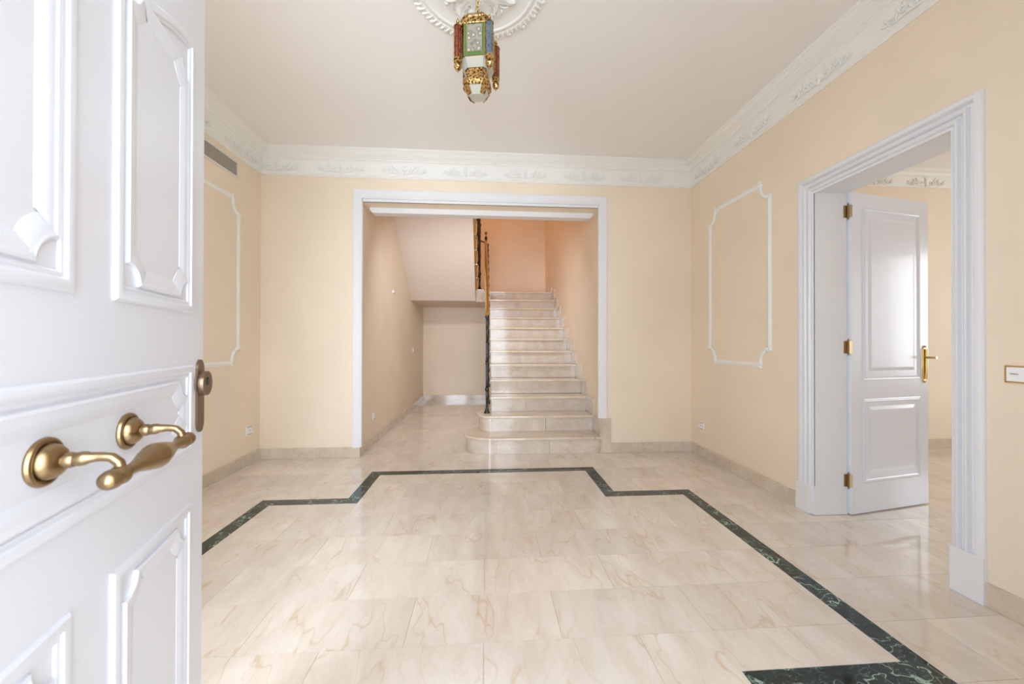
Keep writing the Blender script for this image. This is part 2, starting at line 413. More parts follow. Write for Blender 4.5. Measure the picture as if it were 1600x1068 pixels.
for i, (nm, inw, rz) in enumerate((('trim_2', Vector((1, 0)), PI/2), ('trim_3', Vector((0, -1)), 0), ('trim_4', Vector((-1, 0)), -PI/2))):
    bm = bmesh.new(); sweep(bm, per, prof, lambda a, b, w: (a, b, CZ-w), segs=[i])
    o = link(nm, bm, M['plaster'], smooth=True, angle=25, **S)
    a, b = Vector(per[i]), Vector(per[i+1]); d = (b-a).normalized()
    bm = bmesh.new(); q0 = a+inw*.118+d*(.118 if i else 0); q1 = b+inw*.118-d*(.118 if i < 2 else 0)
    rope(bm, q0, q1, inw, CZ-.014)
    link('rope_beading', bm, M['plaster'], o, smooth=True, kind='stuff')
    L = (b-a).length; step = .581
    if i == 1: ss = [.157+.581*k for k in range(7)]
    elif i == 0: ss = [L-.30-step*k for k in range(5)]
    else: ss = [.30+step*k for k in range(5)]
    for s_ in ss:
        p = a+d*s_+inw*.021
        c = bpy.data.objects.new('relief_ornament', orn_me); C.objects.link(c); c.parent = o
        c.location = (p.x, p.y, CZ-.145); c.rotation_euler = (0, 0, rz)
bm = bmesh.new(); prof2 = [(0, 0), (.09, 0), (.09, .02), (.05, .03), (.04, .05), (.015, .06), (.012, .165), (0, .165)]
sweep(bm, [(RX, RB), (6.6, RB)], prof2, lambda a, b, w: (a, b, CZ-w))
o = link('trim_5', bm, M['plaster'], **S)
for k in range(5):
    c = bpy.data.objects.new('relief_ornament', orn_me); C.objects.link(c); c.parent = o; c.location = (3.4+.581*k, RB-.014, CZ-.11)
# ------------------------------------------------------------------ opening to the stairs: casing and soffit rail
cas = [(0, 0), (0, .012), (.004, .016), (.012, .016), (.016, .020), (.075, .022), (.082, .020), (.085, .014), (.085, 0)]
bm = bmesh.new()
sweep(bm, [(SL+.0, .0977), (-1.178+.0, .0977)], [(0, 0)], lambda a, b, w: (a, D-w, b)) if 0 else None
sweep(bm, [(-1.180, .098), (-1.180, 2.457), (1.108, 2.457), (1.108, .3445)], [(-u, w) for u, w in cas], lambda a, b, w: (a, D-w, b))
link('trim_6', bm, M['trim'], **S)
bm = bmesh.new()  # inner lining strip of the opening
sweep(bm, [(-1.180, .098), (-1.180, 2.457), (1.108, 2.457), (1.108, .3445)], [(0, 0), (0, -.03), (-.03, -.03), (-.03, 0)], lambda a, b, w: (a, D-w, b)) if 0 else None
for x0, x1, z0, z1 in ((SL, -1.178, .098, 2.455), (1.106, SR, .3445, 2.455)): box(bm, x0, x1, D-.003, D+.012, z0, z1)
box(bm, SL, SR, D-.003, D+.012, 2.43, 2.456)
link('trim_7', bm, M['trim'], **S)
bm = bmesh.new()
prism(bm, [(-1.16, 2.43), (1.098, 2.43), (1.098, 2.412), (1.07, 2.378), (-1.135, 2.378), (-1.16, 2.412)], 3.765, 3.86, lambda a, b, y: (a, y, b))
o = link('ceiling_rail', bm, M['trim'], label='long white rail fixed under the lintel of the stair opening', category='rail')
# ------------------------------------------------------------------ doorway to the neighbouring room
flut = [(0, 0), (0, .007), (.006, .008), (.007, .001), (.014, .001), (.016, .013), (.022, .019), (.030, .019), (.033, .001), (.045, .001),
        (.047, .015), (.053, .021), (.062, .021), (.065, .001), (.078, .001), (.080, .012), (.086, .020), (.100, .0215), (.108, .018), (.112, .012), (.112, 0)]
fR = lambda a, b, w: (XR-w, a, b)
bm = bmesh.new()
sweep(bm, [(2.2066, .186), (2.2066, 2.035), (1.511, 2.035), (1.511, .186)], flut, fR)
cs = link('trim_8', bm, M['trim'], smooth=True, angle=30, **S)
link('plinth_block', boxbm(XR-.0215, XR, 2.2066+.018, 2.331, .001, .186, bev=.0012), M['trim'], cs)
link('plinth_block', boxbm(XR-.0215, XR, 1.398, 1.511, .001, .195, bev=.0012), M['trim'], cs)
jm = multibox('trim_9', [(XR-.004, RX+.002, 2.2066, 2.225, .001, 2.06), (XR-.004, RX+.002, 1.49, 1.511, .001, 2.06), (XR-.004, RX+.002, 1.511, 2.2066, 2.040, 2.06)], M['trim'], **S)
# leaf
A0 = Vector((2.300, 2.188, 0)); dl = Vector((.98319, .18257, 0)); nl = Vector((dl.y, -dl.x, 0))
fL = lambda s, z, h: tuple(A0+dl*s+nl*h+Vector((0, 0, z)))
leaf = link('door_1', boxbm(0, .704, .007, 2.045, -.036, 0, f=lambda a, b, c: fL(a, b, c), bev=.0015), M['door'], label='white panelled door standing open into the next room', **S)
def rectpath(s0, s1, z0, z1): return [(s0, z0), (s0, z1), (s1, z1), (s1, z0)]
for z0, z1 in ((.85, 1.95), (.197, .732)):
    bm = bmesh.new()
    sweep(bm, rectpath(.096, .62, z0, z1), [(0, 0), (0, .003), (.006, .006), (.012, .004), (.016, .006), (.022, .001), (.022, 0)], fL, closed=True)
    p = link('panel_moulding', bm, M['door'], leaf)
    bm = bmesh.new()
    a = (.146, .572, z0+.06, z1-.05); b = .022; h = .0045
    v = [bm.verts.new(fL(s, z, 0.0002)) for s, z in rectpath(*a)]; w = [bm.verts.new(fL(s, z, h)) for s, z in rectpath(a[0]+b, a[1]-b, a[2]+b, a[3]-b)]
    bm.faces.new(w); bm.faces.new(v[::-1])
    for i in range(4): bm.faces.new([v[i], v[(i+1) % 4], w[(i+1) % 4], w[i]])
    link('raised_panel', bm, M['door'], leaf)
bm = bmesh.new(); fh = lambda x, y, z: fL(.662+x, z, .004+y)
prism(bm, [(-.012, .835), (-.014, .84), (-.014, 1.052), (-.011, 1.06), (.011, 1.06), (.014, 1.052), (.014, .84), (.012, .835)], .0, .006, lambda a, b, c: fL(.662+a, b, c))
tube(bm, [(0, 0, 1.058), (0, 0, 1.064), (0, 0, 1.068), (0, 0, 1.073)], [.010, .006, .008, .003], 10, fh)
tube(bm, [(0, 0, .838), (0, 0, .832), (0, 0, .828), (0, 0, .822)], [.010, .006, .008, .003], 10, fh)
tube(bm, [(0, .006, .845), (0, .008, .90), (0, .008, 1.05)], [.006, .007, .006], 10, fh)
hd = link('door_handle', bm, M['brass'], leaf, smooth=True, angle=40)
bm = bmesh.new(); tube(bm, [(0, .006, .993), (0, .03, .993), (0, .048, .993), (0, .052, .993), (0, .06, .993)], [.008, .007, .007, .010, .009], 12, fh)
tube(bm, [(0, .052, .993), (-.012, .053, .993), (-.02, .053, .992)], [.007, .006, .005], 8, fh)
link('lever', bm, M['brass'], hd, smooth=True, angle=40)
HX, HY = 2.290, 2.199
for zc_ in (1.924, 1.062, .218):
    bm = bmesh.new(); hh = .039
    box(bm, HX-.024, HX-.003, 2.2035, 2.2060, zc_-hh, zc_+hh)
    box(bm, 0, .022, -.001, .002, zc_-hh, zc_+hh, f=lambda a, b, c: (HX+.001+dl.x*a*.55, HY-.004-.5*a+b*.2, c))
    tube(bm, [(HX, HY, zc_-hh-.016), (HX, HY, zc_-hh-.008), (HX, HY, zc_-hh), (HX, HY, zc_+hh), (HX, HY, zc_+hh+.008), (HX, HY, zc_+hh+.016)], [.001, .004, .0055, .0055, .004, .001], 10)
    link('hinge', bm, M['abrass'], leaf)
# ------------------------------------------------------------------ entrance door in the near left
V0 = F+RR*((570-800)/579.25); V0.z = 0; V0.normalize()
E0 = Vector((-.685, .949, 0)); Nn = Vector((V0.y, -V0.x, 0))
fD = lambda s, z, h: tuple(E0-V0*s+Nn*h+Vector((0, 0, z)))
door = link('door_2', boxbm(0, .80, .008, 2.25, -.05, 0, f=fD, bev=.003), M['door'], label='white panelled entrance door standing open at the near left', **S)
po = [(0, 0), (0, .002), (.004, .0055), (.010, .0065), (.016, .0058), (.018, .003), (.024, .0028), (.026, .001), (.026, 0)]
pi_ = [(0, 0), (0, .004), (.004, .006), (.009, .0048), (.012, .005), (.022, .0025), (.032, .0006), (.032, 0)]
def notch(s0, s1, z0, z1, r=.034, top=None):
    P = []
    def arc(cx, cy, a0, a1):
        for i in range(13):
            t = a0+(a1-a0)*i/12; P.append((cx+r*math.cos(t), cy+r*math.sin(t)))
    arc(s0, z0, 0, PI/2)
    arc(s0, z1, -PI/2, 0)
    if top: P.extend(top)
    arc(s1, z1, PI, 1.5*PI)
    arc(s1, z0, PI/2, PI)
    return P
for (s0, s1, z0, z1) in ((.068, .350, 1.146, 1.755), (.436, .720, 1.146, 1.755), (.068, .720, .836, 1.031), (.071, .352, .14, .724), (.438, .720, .14, .724)):
    bm = bmesh.new()
    if z1 > 1.7:
        far = s0 < .2
        ys = lambda s: 1.755-.055*(max(0, (s-s0) if far else (s1-s))/.18)**1.7 if ((s-s0) if far else (s1-s)) < .19 else 1.695
        pth = [(s0, z0)]+[(s0+(s1-s0)*i/12, ys(s0+(s1-s0)*i/12)) for i in range(13)]+[(s1, z0)]
    else: pth = rectpath(s0, s1, z0, z1)
    sweep(bm, pth, po, fD, closed=True)
    sweep(bm, notch(s0+.030, s1-.030, z0+.030, (1.684 if z1 > 1.7 else z1-.030)), pi_, fD, closed=True)
    link('panel_moulding', bm, M['door'], door, smooth=True, angle=28)
def fax(s, z, h0):  # local x,y around an axis along the door's normal
    return lambda x, y, w: fD(s+x, z+y, h0+w)
ph = empty('pull_handle', (0, 0, 0), parent=door)
for s_ in (.311, .483):
    bm = bmesh.new()
    lathe(bm, [(.029, 0), (.0300, .0025), (.0290, .0055), (.0265, .0068), (.0245, .0062), (.0240, .0040), (.0225, .0040), (.0222, .0075), (.0205, .0125), (.0165, .0170), (.0115, .0195), (.0085, .0200), (.0085, .0212), (.0095, .0220), (.0098, .0260), (.0090, .0285), (.0085, .030)], fax(s_, .935, 0), 36)
    link('rosette', bm, M['abrass'], ph, smooth=True, angle=35)
    bm = bmesh.new()
    tube(bm, [(s_, .935, .030), (s_, .9355, .036), (s_, .936, .040), (s_, .936, .044), (s_+.0, .936, .054), (s_, .934, .064), (s_, .927, .071), (s_, .918, .073), (s_, .912, .073)],
         [.0082, .0090, .0085, .0066, .0058, .0056, .0058, .006, .006], 14, fD)
    link('arm', bm, M['abrass'], ph, smooth=True, angle=50)
bm = bmesh.new()
gp = [(-.118, .001), (-.116, .0065), (-.111, .0095), (-.104, .0105), (-.098, .009), (-.095, .0075), (-.092, .010), (-.086, .0105), (-.080, .008), (-.066, .0062), (-.050, .0072),
      (-.034, .0105), (-.020, .0135), (-.008, .0150), (-.004, .0162), (.004, .0162), (.008, .0150), (.020, .0135), (.034, .0105), (.050, .0072), (.066, .0062), (.080, .008), (.086, .0105), (.092, .010), (.095, .0075), (.098, .009), (.104, .0105), (.111, .0095), (.116, .0065), (.118, .001)]
tube(bm, [(.398+a, .911, .073) for a, _ in gp], [r_*1.18 for _, r_ in gp], 20, fD)
link('grip', bm, M['abrass'], ph, smooth=True, angle=50)
bm = bmesh.new()
pl = [(.0125*math.cos(t)*1.5+.027, (1.014 if math.sin(t) > 0 else .898)+.027*math.sin(t)) for t in [2*PI*i/28 for i in range(28)]]
prism(bm, pl, 0, .005, fD)
lk = link('lock_plate', bm, M['bronze'], door, smooth=True, angle=40)
bm = bmesh.new(); lathe(bm, [(.031, .0052), (.031, .007), (.029, .008), (.029, .016), (.028, .018), (.012, .018)], fax(.027, .985, 0), 28)
ck = link('lock_cylinder', bm, M['bronze'], lk, smooth=True, angle=35)
bm = bmesh.new(); lathe(bm, [(.0095, .0181), (.0095, .0195), (.007, .0200)], fax(.027, .990, 0), 20)
box(bm, -.0012, .0012, -.005, .005, .0195, .0208, f=fax(.027, .990, 0))
link('keyhole', bm, M['iron'], lk)
link('trim_10', boxbm(-.49, -.44, -.2, .08, 0, 2.3), M['trim'], None, **S)
# ------------------------------------------------------------------ wall panel mouldings
def panel_frame(name, label, f, y0, y1, z0, z1, grp):
    root = thing(name, label, 'wall moulding', group=None)
    c1, c2 = .085, .122; w = .0185
    pr = [(-w, 0), (-w, .006), (-w*.5, .010), (0, .014), (w*.5, .010), (w, .006), (w, 0)]
    def rail(n, p, q):
        bm = bmesh.new(); sweep(bm, [p, q], pr, f); link(n, bm, M['plaster'], root, smooth=True, angle=40)
    rail('side_rail', (y0, z0+c2-.004), (y0, z1-c2+.004)); rail('side_rail', (y1, z0+c2-.004), (y1, z1-c2+.004))
    rail('top_rail', (y0+c1-.004, z1), (y1-c1+.004, z1)); rail('bottom_rail', (y0+c1-.004, z0), (y1-c1+.004, z0))
    for sy, yy in ((1, y0), (-1, y1)):
        for sz, zz in ((1, z0), (-1, z1)):
            bm = bmesh.new()
            P = lambda a, b, w_=.006: (yy+sy*a, zz+sz*b, w_)
            arc = [P(c1*math.sin(t)*1.0+.004*math.sin(2*t), c2*(math.cos(t)), .007) for t in [PI/2*i/10 for i in range(11)]]
            # concave arc centred on the corner
            tube(bm, arc, [.012, .015, .014, .012, .012, .014, .012, .012, .014, .015, .012], 8, f)
            tube(bm, [(a[0]-sy*.007, a[1]-sz*.007, .008) for a in arc[1:-1]], .004, 6, f)
            for (a, b) in ((c1+.004, -.010), (-.010, c2+.002)):
                blob(bm, P(a, b), (.022, .014, .013), .8*sy*sz, f)
            blob(bm, P(c1-.01, .012), (.014, .008, .010), 1.2*sy*sz, f); blob(bm, P(.014, c2-.012), (.014, .008, .010), .3*sy*sz, f)
            for k in (3, 5, 7):
                a = arc[k]; blob(bm, (a[0]+sy*.006, a[1]+sz*.006, .008), (.010, .006, .009), .8*sy*sz, f)
            link('corner_scroll', bm, M['plaster'], root, smooth=True)
    return root
fLw = lambda a, b, w: (XL+w, a, b); fRw = lambda a, b, w: (XR-w, a, b)
panel_frame('wall_panel_moulding', 'white plaster moulding frame with notched corners on the right wall beside the doorway', fRw, 2.578, 3.300, .921, 2.288, None)
panel_frame('wall_panel_moulding', 'white plaster moulding frame on the left wall, partly hidden by the entrance door', fLw, 2.578, 3.303, .915, 2.293, None)
# ------------------------------------------------------------------ vent
vt = thing('air_vent', 'white slatted air conditioning grille high on the left wall under the cornice', 'vent')
bm = bmesh.new(); y0, y1, z0, z1, t = 2.36, 3.287, 2.470, 2.612, .014
for b in ((y0, y1, z0, z0+t), (y0, y1, z1-t, z1), (y0, y0+t, z0+t, z1-t), (y1-t, y1, z0+t, z1-t)): box(bm, XL, XL+.008, *b)
link('frame', bm, M['alu'], vt)
link('backing', boxbm(XL+.0003, XL+.0012, y0+t, y1-t, z0+t, z1-t), M['dark'], vt)
for k in range(11):
    zz = z0+t+.004+(z1-z0-2*t-.008)*k/10; bm = bmesh.new()
    prism(bm, [(.0015, zz+.001), (.0065, zz-.003), (.0085, zz-.003), (.0085, zz+.001), (.003, zz+.003)], y0+t, y1-t, lambda a, b, c: (XL+a, c, b))
    link('slat', bm, M['alu'], vt)
# ------------------------------------------------------------------ sockets and switches
def socket(name, label, cat, f, c, w, h, kind, grp=None):
    root = thing(name, label, cat, group=grp)
    y, z = c
    link('plate', boxbm(y-w/2, y+w/2, z-h/2, z+h/2, 0, .008, f=lambda a, b, k: f(a, b, k), bev=.0015), M['plastic'], root)
    if kind == 'socket':
        bm = bmesh.new(); lathe(bm, [(.018, .0081), (.018, .011), (.015, .011), (.014, .009)], lambda x, y_, q: f(y+x, z+y_, q), 20)
        link('socket_insert', bm, M['plastic'], root, smooth=True, angle=40)
        for s_ in (-.006, .006):
            bm = bmesh.new(); lathe(bm, [(.0025, .0082), (.0025, .0112)], lambda x, y_, q: f(y+s_+x, z+y_, q), 8); link('pin_hole', bm, M['dark'], root)
    elif kind == 'switch':
        link('rocker', boxbm(y-w*.3, y+w*.3, z-h*.32, z+h*.32, .0081, .012, f=lambda a, b, k: f(a, b, k), bev=.001), M['plastic'], root)
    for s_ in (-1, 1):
        link('painted_shadow_gap', boxbm(y-w*.36, y+w*.36, z+s_*h*.42-.002, z+s_*h*.42+.002, .0082, .0088, f=lambda a, b, k: f(a, b, k)), M['ink'], root)  # solid grey strip coloured in as the shadow line of a gap
    return root
fSw = lambda a, b, w: (SL+w, a, b)
socket('wall_socket', 'white power socket low on the left wall near the back corner', 'socket', fLw, (3.457, .304), .088, .075, 'socket')
socket('wall_socket', 'white power socket low on the right wall near the back corner', 'socket', fRw, (3.435, .295), .085, .070, 'socket')
socket('wall_socket', 'white power socket low on the left stairwell wall just inside the opening', 'socket', fSw, (4.07, .306), .07, .075, 'socket')
socket('light_switch', 'small white switch midway along the left stairwell wall', 'switch', fSw, (6.2, .97), .075, .075, 'switch')
wl = thing('wall_light_outlet', 'small white lamp outlet high on the left stairwell wall', 'outlet')
bm = bmesh.new(); lathe(bm, [(.026, 0), (.026, .005), (.018, .010), (.010, .022), (.006, .026)], lambda x, y, q: fSw(4.86+x, 1.742+y, q), 18); link('cap', bm, M['plastic'], wl, smooth=True, angle=40)
bm = bmesh.new(); tube(bm, [(4.86, 1.742, .02), (4.857, 1.735, .03), (4.86, 1.722, .024)], .0035, 6, fSw); link('wire', bm, M['ink'], wl)
sw = thing('light_switch', 'white light switch plate with a thin brass rim on the right wall by the doorway', 'switch')
y0, y1, z0, z1 = 1.205, 1.342, .930, .998
bm = bmesh.new(); sweep(bm, rectpath(y0, y1, z0, z1), [(0, 0), (0, .008), (.003, .011), (.006, .008), (.006, 0)], fRw, closed=True); link('rim', bm, M['brass'], sw)
link('plate', boxbm(y0+.006, y1-.006, z0+.006, z1-.006, 0, .009, f=lambda a, b, k: fRw(a, b, k), bev=.001), M['plastic'], sw)
link('rocker', boxbm(y0+.045, y1-.05, z0+.010, z1-.010, .0091, .0105, f=lambda a, b, k: fRw(a, b, k)), M['plastic'], sw)
fc = bpy.data.curves.new('lettering', 'FONT'); fc.body = 'TMAA'; fc.size = .009; fc.extrude = .0002; fc.materials.append(M['ink'])
ft = bpy.data.objects.new('lettering_curve', fc); C.objects.link(ft); bpy.context.view_layer.update()
lm = bpy.data.meshes.new_from_object(ft.evaluated_get(bpy.context.evaluated_depsgraph_get())); bpy.data.objects.remove(ft)
fo = bpy.data.objects.new('lettering', lm); C.objects.link(fo); fo.parent = sw; fo.location = (XR-.0108, 1.325, .962); fo.rotation_euler = (PI/2, 0, -PI/2)
# ------------------------------------------------------------------ staircase
H, T, Y0 = .1645, .252, 3.585
st = thing('staircase', 'cream marble staircase rising behind the wide opening, with two rounded bottom steps', 'staircase')
def ellarc(cx, cy, rx, ry, a0, a1, n=18): return [(cx+rx*math.cos(a0+(a1-a0)*i/n), cy+ry*math.sin(a0+(a1-a0)*i/n)) for i in range(n+1)]
def slab(pts, z, th, name, mt, parent, bev=.007):
    bm = bmesh.new(); prism(bm, pts, z-th, z, ident)
    bmesh.ops.recalc_face_normals(bm, faces=bm.faces)
    ed = [e for e in bm.edges if abs(e.verts[0].co.z-e.verts[1].co.z) < 1e-6 and e.verts[0].co.y < 1e9]
    bmesh.ops.bevel(bm, geom=ed, offset=bev, segments=3, affect='EDGES', profile=.5)
    return link(name, bm, mt, parent, smooth=True, angle=50)
TR = 1.122
def strip(name, pts, z0, z1, th, mt, parent):   # vertical band following a plan polyline
    bm = bmesh.new(); sweep(bm, pts, [(0, 0), (th, 0), (th, 1), (0, 1)], lambda a, b, w: (a, b, z0+(z1-z0)*w)); return link(name, bm, mt, parent, smooth=True, angle=40)
nos = .028
e1 = dict(cx=.10, cy=3.86, rx=.335, ry=.275); e2 = dict(cx=.05, cy=4.06, rx=.157, ry=.222)
for k, e in ((0, e1), (1, e2)):
    z = H*(k+1)
    pts = [(1.15 if k == 0 else TR, Y0+k*T)]+[(x, y) for x, y in ellarc(e['cx'], e['cy'], e['rx'], e['ry'], 1.5*PI, .5*PI)]+[(TR, e['cy']+e['ry'])]
    pts[0] = ((1.15 if k == 0 else TR), pts[1][1])
    if k == 0: pts[-1] = (TR, e['cy']+e['ry']); pts.insert(len(pts), (TR, 3.615)); pts.append((1.15, 3.600)) if 0 else None
    if k == 0: pts = [(1.122, pts[1][1])]+pts[1:-1]
    slab(pts, z, .026, 'tread', M['tread'], st)
    arc = ellarc(e['cx'], e['cy'], e['rx']-nos, e['ry']-nos, .5*PI, 1.5*PI)
    body = arc+[(TR, arc[-1][1]), (TR, arc[0][1])]
    strip('riser', arc[:-1]+[arc[-1]], z-H+.0005 if k == 0 else z-H, z-.026, -.0, M['riser'], st) if 0 else None
    bm = bmesh.new(); prism(bm, arc+[(.1, arc[0][1])], z-H+.0005, z-.0265, ident); link('riser', bm, M['riser'], st, smooth=True, angle=35)
    for xa, xb_ in ((e['cx'] if k else .10, .62), (.622, TR)):
        bm = boxbm(xa+.0012 if xa > .3 else xa+.001, xb_, arc[-1][1], arc[-1][1]+.3, z-H+.0005, z-.0265); link('riser', bm, M['riser'], st)
    arc2 = ellarc(e['cx'], e['cy'], e['rx']-nos+.007, e['ry']-nos+.007, .5*PI, 1.5*PI)
    bm = bmesh.new(); prism(bm, arc2+[(TR, arc2[-1][1]), (TR, arc2[-1][1]+.02), (.2, arc2[-1][1]+.02), (.2, arc2[0][1])], z-.034, z-.0262, ident); link('nosing_bead', bm, M['tread'], st, smooth=True, angle=35)
for k in range(2, 12):
    z = H*(k+1); y = Y0+k*T
    if k < 11: slab([(.045, y), (TR, y), (TR, y+T+nos+.01), (.045, y+T+nos+.01)], z, .026, 'tread', M['tread'], st)
    j = .50+.06*math.sin(k*2.3)
    link('riser', boxbm(.058, j-.0006, y+nos, y+nos+.02, z-H+.0005, z-.0265), M['riser'], st)
    link('riser', boxbm(j+.0006, TR, y+nos, y+nos+.02, z-H+.0005, z-.0265), M['riser'], st)
    link('nosing_bead', boxbm(.052, TR, y+nos-.007, y+nos+.003, z-.034, z-.0262), M['tread'], st)
link('nosing_end', boxbm(1.124, 1.150, 3.583, 3.600, H-.024, H, bev=.004), M['tread'], st)
bm = bmesh.new()   # solid body below the steps
pts = []
for k in range(2, 12):
    y = Y0+k*T+nos+.0205; pts += [(y, H*k-.001), (y, H*(k+1)-.027)]
pts += [(6.39, H*12-.027), (6.39, .001), (Y0+2*T+nos+.0205, .001)]
prism(bm, pts, .062, TR-.001, lambda a, b, c: (c, a, b)); link('core', bm, M['wall'], st)
link('skirting_slab', boxbm(TR+.001, SR-.0005, 6.392, SB-.013, ZLL+.001, ZLL+.1, bev=.0012), M['skirt'], None) if 0 else None
for k in range(0, 12):  # stepped skirting slabs on the right wall
    y = Y0+.012+k*T; z = H*(k+1)
    y1_ = y+T if k < 11 else 6.39
    link('skirting_slab', boxbm(TR+.001, SR-.0005, y+.0005, y1_, (z-H if k else .02)+.005, z+H+.005 if k < 11 else z+.1, bev=.0012), M['skirt'], st)
# landing
ld = thing('stair_landing', 'marble topped landing at the turn of the staircase', 'landing')
ZL = H*12
slab([(-.05, Y0+11*T), (TR, Y0+11*T), (TR, SB-.012), (-.05, SB-.012)], ZL, .026, 'tread', M['tread'], ld)
slab([(SL+.0, 6.10), (-.051, 6.10), (-.051, SB-.012), (SL, SB-.012)], ZL, .026, 'tread', M['tread'], ld)
bm = bmesh.new()
prism(bm, [(SL, 6.115), (-.055, 6.115), (-.055, 6.40), (SR, 6.40), (SR, SB), (SL, SB)], 1.79, ZL-.0265, ident) if 0 else (box(bm, SL+.001, .061, 6.115, 6.391, 1.775, ZL-.0265), box(bm, SL+.001, SR-.001, 6.391, SB-.001, 1.775, ZL-.0265))
link('slab', bm, M['soffit'], ld)
link('skirting_slab', boxbm(TR+.001, SR-.0005, 6.392, SB-.013, ZL+.0005, ZL+.1, bev=.0012), M['skirt'], ld)
link('edge_facing', boxbm(-.17, -.045, 6.095, 6.1145, 1.765, ZL-.0268), M['riser'], ld)
link('skirting_slab', boxbm(SL+.001, SR-.001, SB-.0115, SB-.0005, ZL+.0005, ZL+.1), M['skirt'], ld)
# upper flight
uf = thing('upper_flight', 'upper stair flight seen from below, with a smooth pink white soffit', 'stair flight')
SLO = .817; y2 = 3.95
bm = bmesh.new()
prism(bm, [(6.114, 1.772), (6.04, 1.772), (y2, 1.772+SLO*(6.04-y2)), (y2, 1.772+SLO*(6.04-y2)+.30), (6.114, 1.78+.23)], SL+.001, -.18, lambda a, b, c: (c, a, b))
link('soffit_slab', bm, M['soffit'], uf)
for k in range(10):
    yy = 6.095-.205*k; z = ZL+.1675*(k+1)
    link('riser', boxbm(SL+.001, -.172, yy-.012, yy, z-.1675+.002, z-.029), M['riser'], uf)
    slab([(SL+.001, yy-.205-.012), (-.142, yy-.205-.012), (-.142, yy+.025), (SL+.001, yy+.025)], z, .028, 'tread', M['tread'], uf, .006)
    bm = bmesh.new(); prism(bm, [(yy-.013, z-.1675-.02), (yy-.013, z-.029), (yy-.205, z-.029)], -.18, -.155, lambda a, b, c: (c, a, b)); link('end_bracket', bm, M['brass'], uf)
# ------------------------------------------------------------------ railings
BAL = [(0, .030), (.012, .030), (.016, .024), (.030, .020), (.045, .014), (.06, .012), (.14, .0125), (.145, .016), (.15, .0125), (.22, .0125), (.225, .018), (.245, .021), (.262, .018), (.267, .0125), (.275, .017), (.281, .0125),
       (.40, .0125), (.405, .017), (.41, .0125), (.50, .0125), (.505, .018), (.515, .018), (.52, .0125), (.535, .019), (.545, .0125), (.60, .0125), (.605, .017), (.61, .012), (.72, .0125), (.725, .017), (.735, .012), (.86, .012), (.865, .016), (.872, .013), (.90, .0125), (.96, .0125), (.97, .016), (.98, .019), (1.0, .019)]
def bal(name, x, y, z, h, sc_, parent, label=None):
    bm = bmesh.new(); lathe(bm, [(r_*sc_, t*h) for t, r_ in BAL], n=14)
    o = link(name, bm, M['iron'], parent, smooth=True, angle=40); o.location = (x, y, z)
    if label: o['label'] = label
    return o
rl = thing('stair_railing', 'black iron stair railing with a polished brass handrail beside the lower flight', 'railing')
bal('newel_post', .008, 4.03, 2*H+.0005, 1.055, 1.15, rl, 'turned black bottom post of the railing')
bm = bmesh.new(); lathe(bm, [(.012, 1.384), (.018, 1.388), (.010, 1.394), (.017, 1.402), (.021, 1.415), (.017, 1.428), (.008, 1.434)], lambda x, y, z: (.008+x, 4.03+y, z), 20)
link('newel_cap', bm, M['brass'], rl, smooth=True, angle=40)
def hz(y): return 1.405+.612*(y-4.03)
b0 = None
for k in range(2, 12):
    y = Y0+k*T+.16; z = H*(k+1)-.10; top = hz(y)-.01
    if y > 6.3: break
    if b0 is None: b0 = bal('baluster', .022, y, z, 1.0, .8, rl); b0.scale = (1, 1, top-z)
    else:
        c = copyo(b0, rl, (.022, y, z)); c.scale = (1, 1, top-z)
    link('fixing_bracket', boxbm(.022, .047, y-.008, y+.008, z+.02, z+.04), M['iron'], rl)
bm = bmesh.new()
tube(bm, [(.008, 3.99, hz(3.99)+.022), (.008, 4.03, hz(4.03)+.025)]+[(.008-.02*t/10, 4.03+2.27*t/10, hz(4.03+2.27*t/10)+.025) for t in range(1, 11)], .024, 18)
link('handrail', bm, M['brass'], rl, smooth=True, angle=50, label='polished brass handrail')
bm = bmesh.new(); lathe(bm, [(.020, ZL+.0005), (.020, ZL+.03), (.013, ZL+.05), (.013, 2.80), (.022, 2.805), (.022, 2.90), (.012, 2.905)], lambda x, y, z: (-.012+x, 6.335+y, z), 16)
link('newel_post', bm, M['iron'], rl, smooth=True, angle=40)
bm = bmesh.new(); blob(bm, (-.012, 6.335, 2.965), (.026, .026, .026), 0, ident, 14, 9); tube(bm, [(-.012, 6.335, 2.90), (-.012, 6.335, 2.945)], [.012, .007], 10)
link('finial', bm, M['abrass'], rl, smooth=True, angle=60)
ur = thing('upper_railing', 'black iron railing of the upper flight, seen end on above the landing', 'railing')
bal('newel_post', -.115, 6.20, ZL+.0005, 1.1, 1.3, ur)
b1 = None
for k in range(10):
    y = 6.095-.205*k-.10; z = ZL+.1675*(k+1)+.0005
    if b1 is None: b1 = bal('baluster', -.125, y, z, .95, 1.0, ur)
    else: copyo(b1, ur, (-.125, y, z))
    b1.location.x = -.118
bm = bmesh.new(); tube(bm, [(-.118, 6.2, ZL+1.12), (-.118, 6.0, ZL+1.12+.2*SLO), (-.118, 4.1, ZL+1.12+2.1*SLO)], .022, 12); link('handrail', bm, M['brass'], ur, smooth=True)
bm = bmesh.new(); tube(bm, [(-.115, 6.2, 2.80), (-.06, 6.28, 2.80), (-.02, 6.33, 2.80)], .012, 8); link('rail_link', bm, M['bronze'], ur, smooth=True)
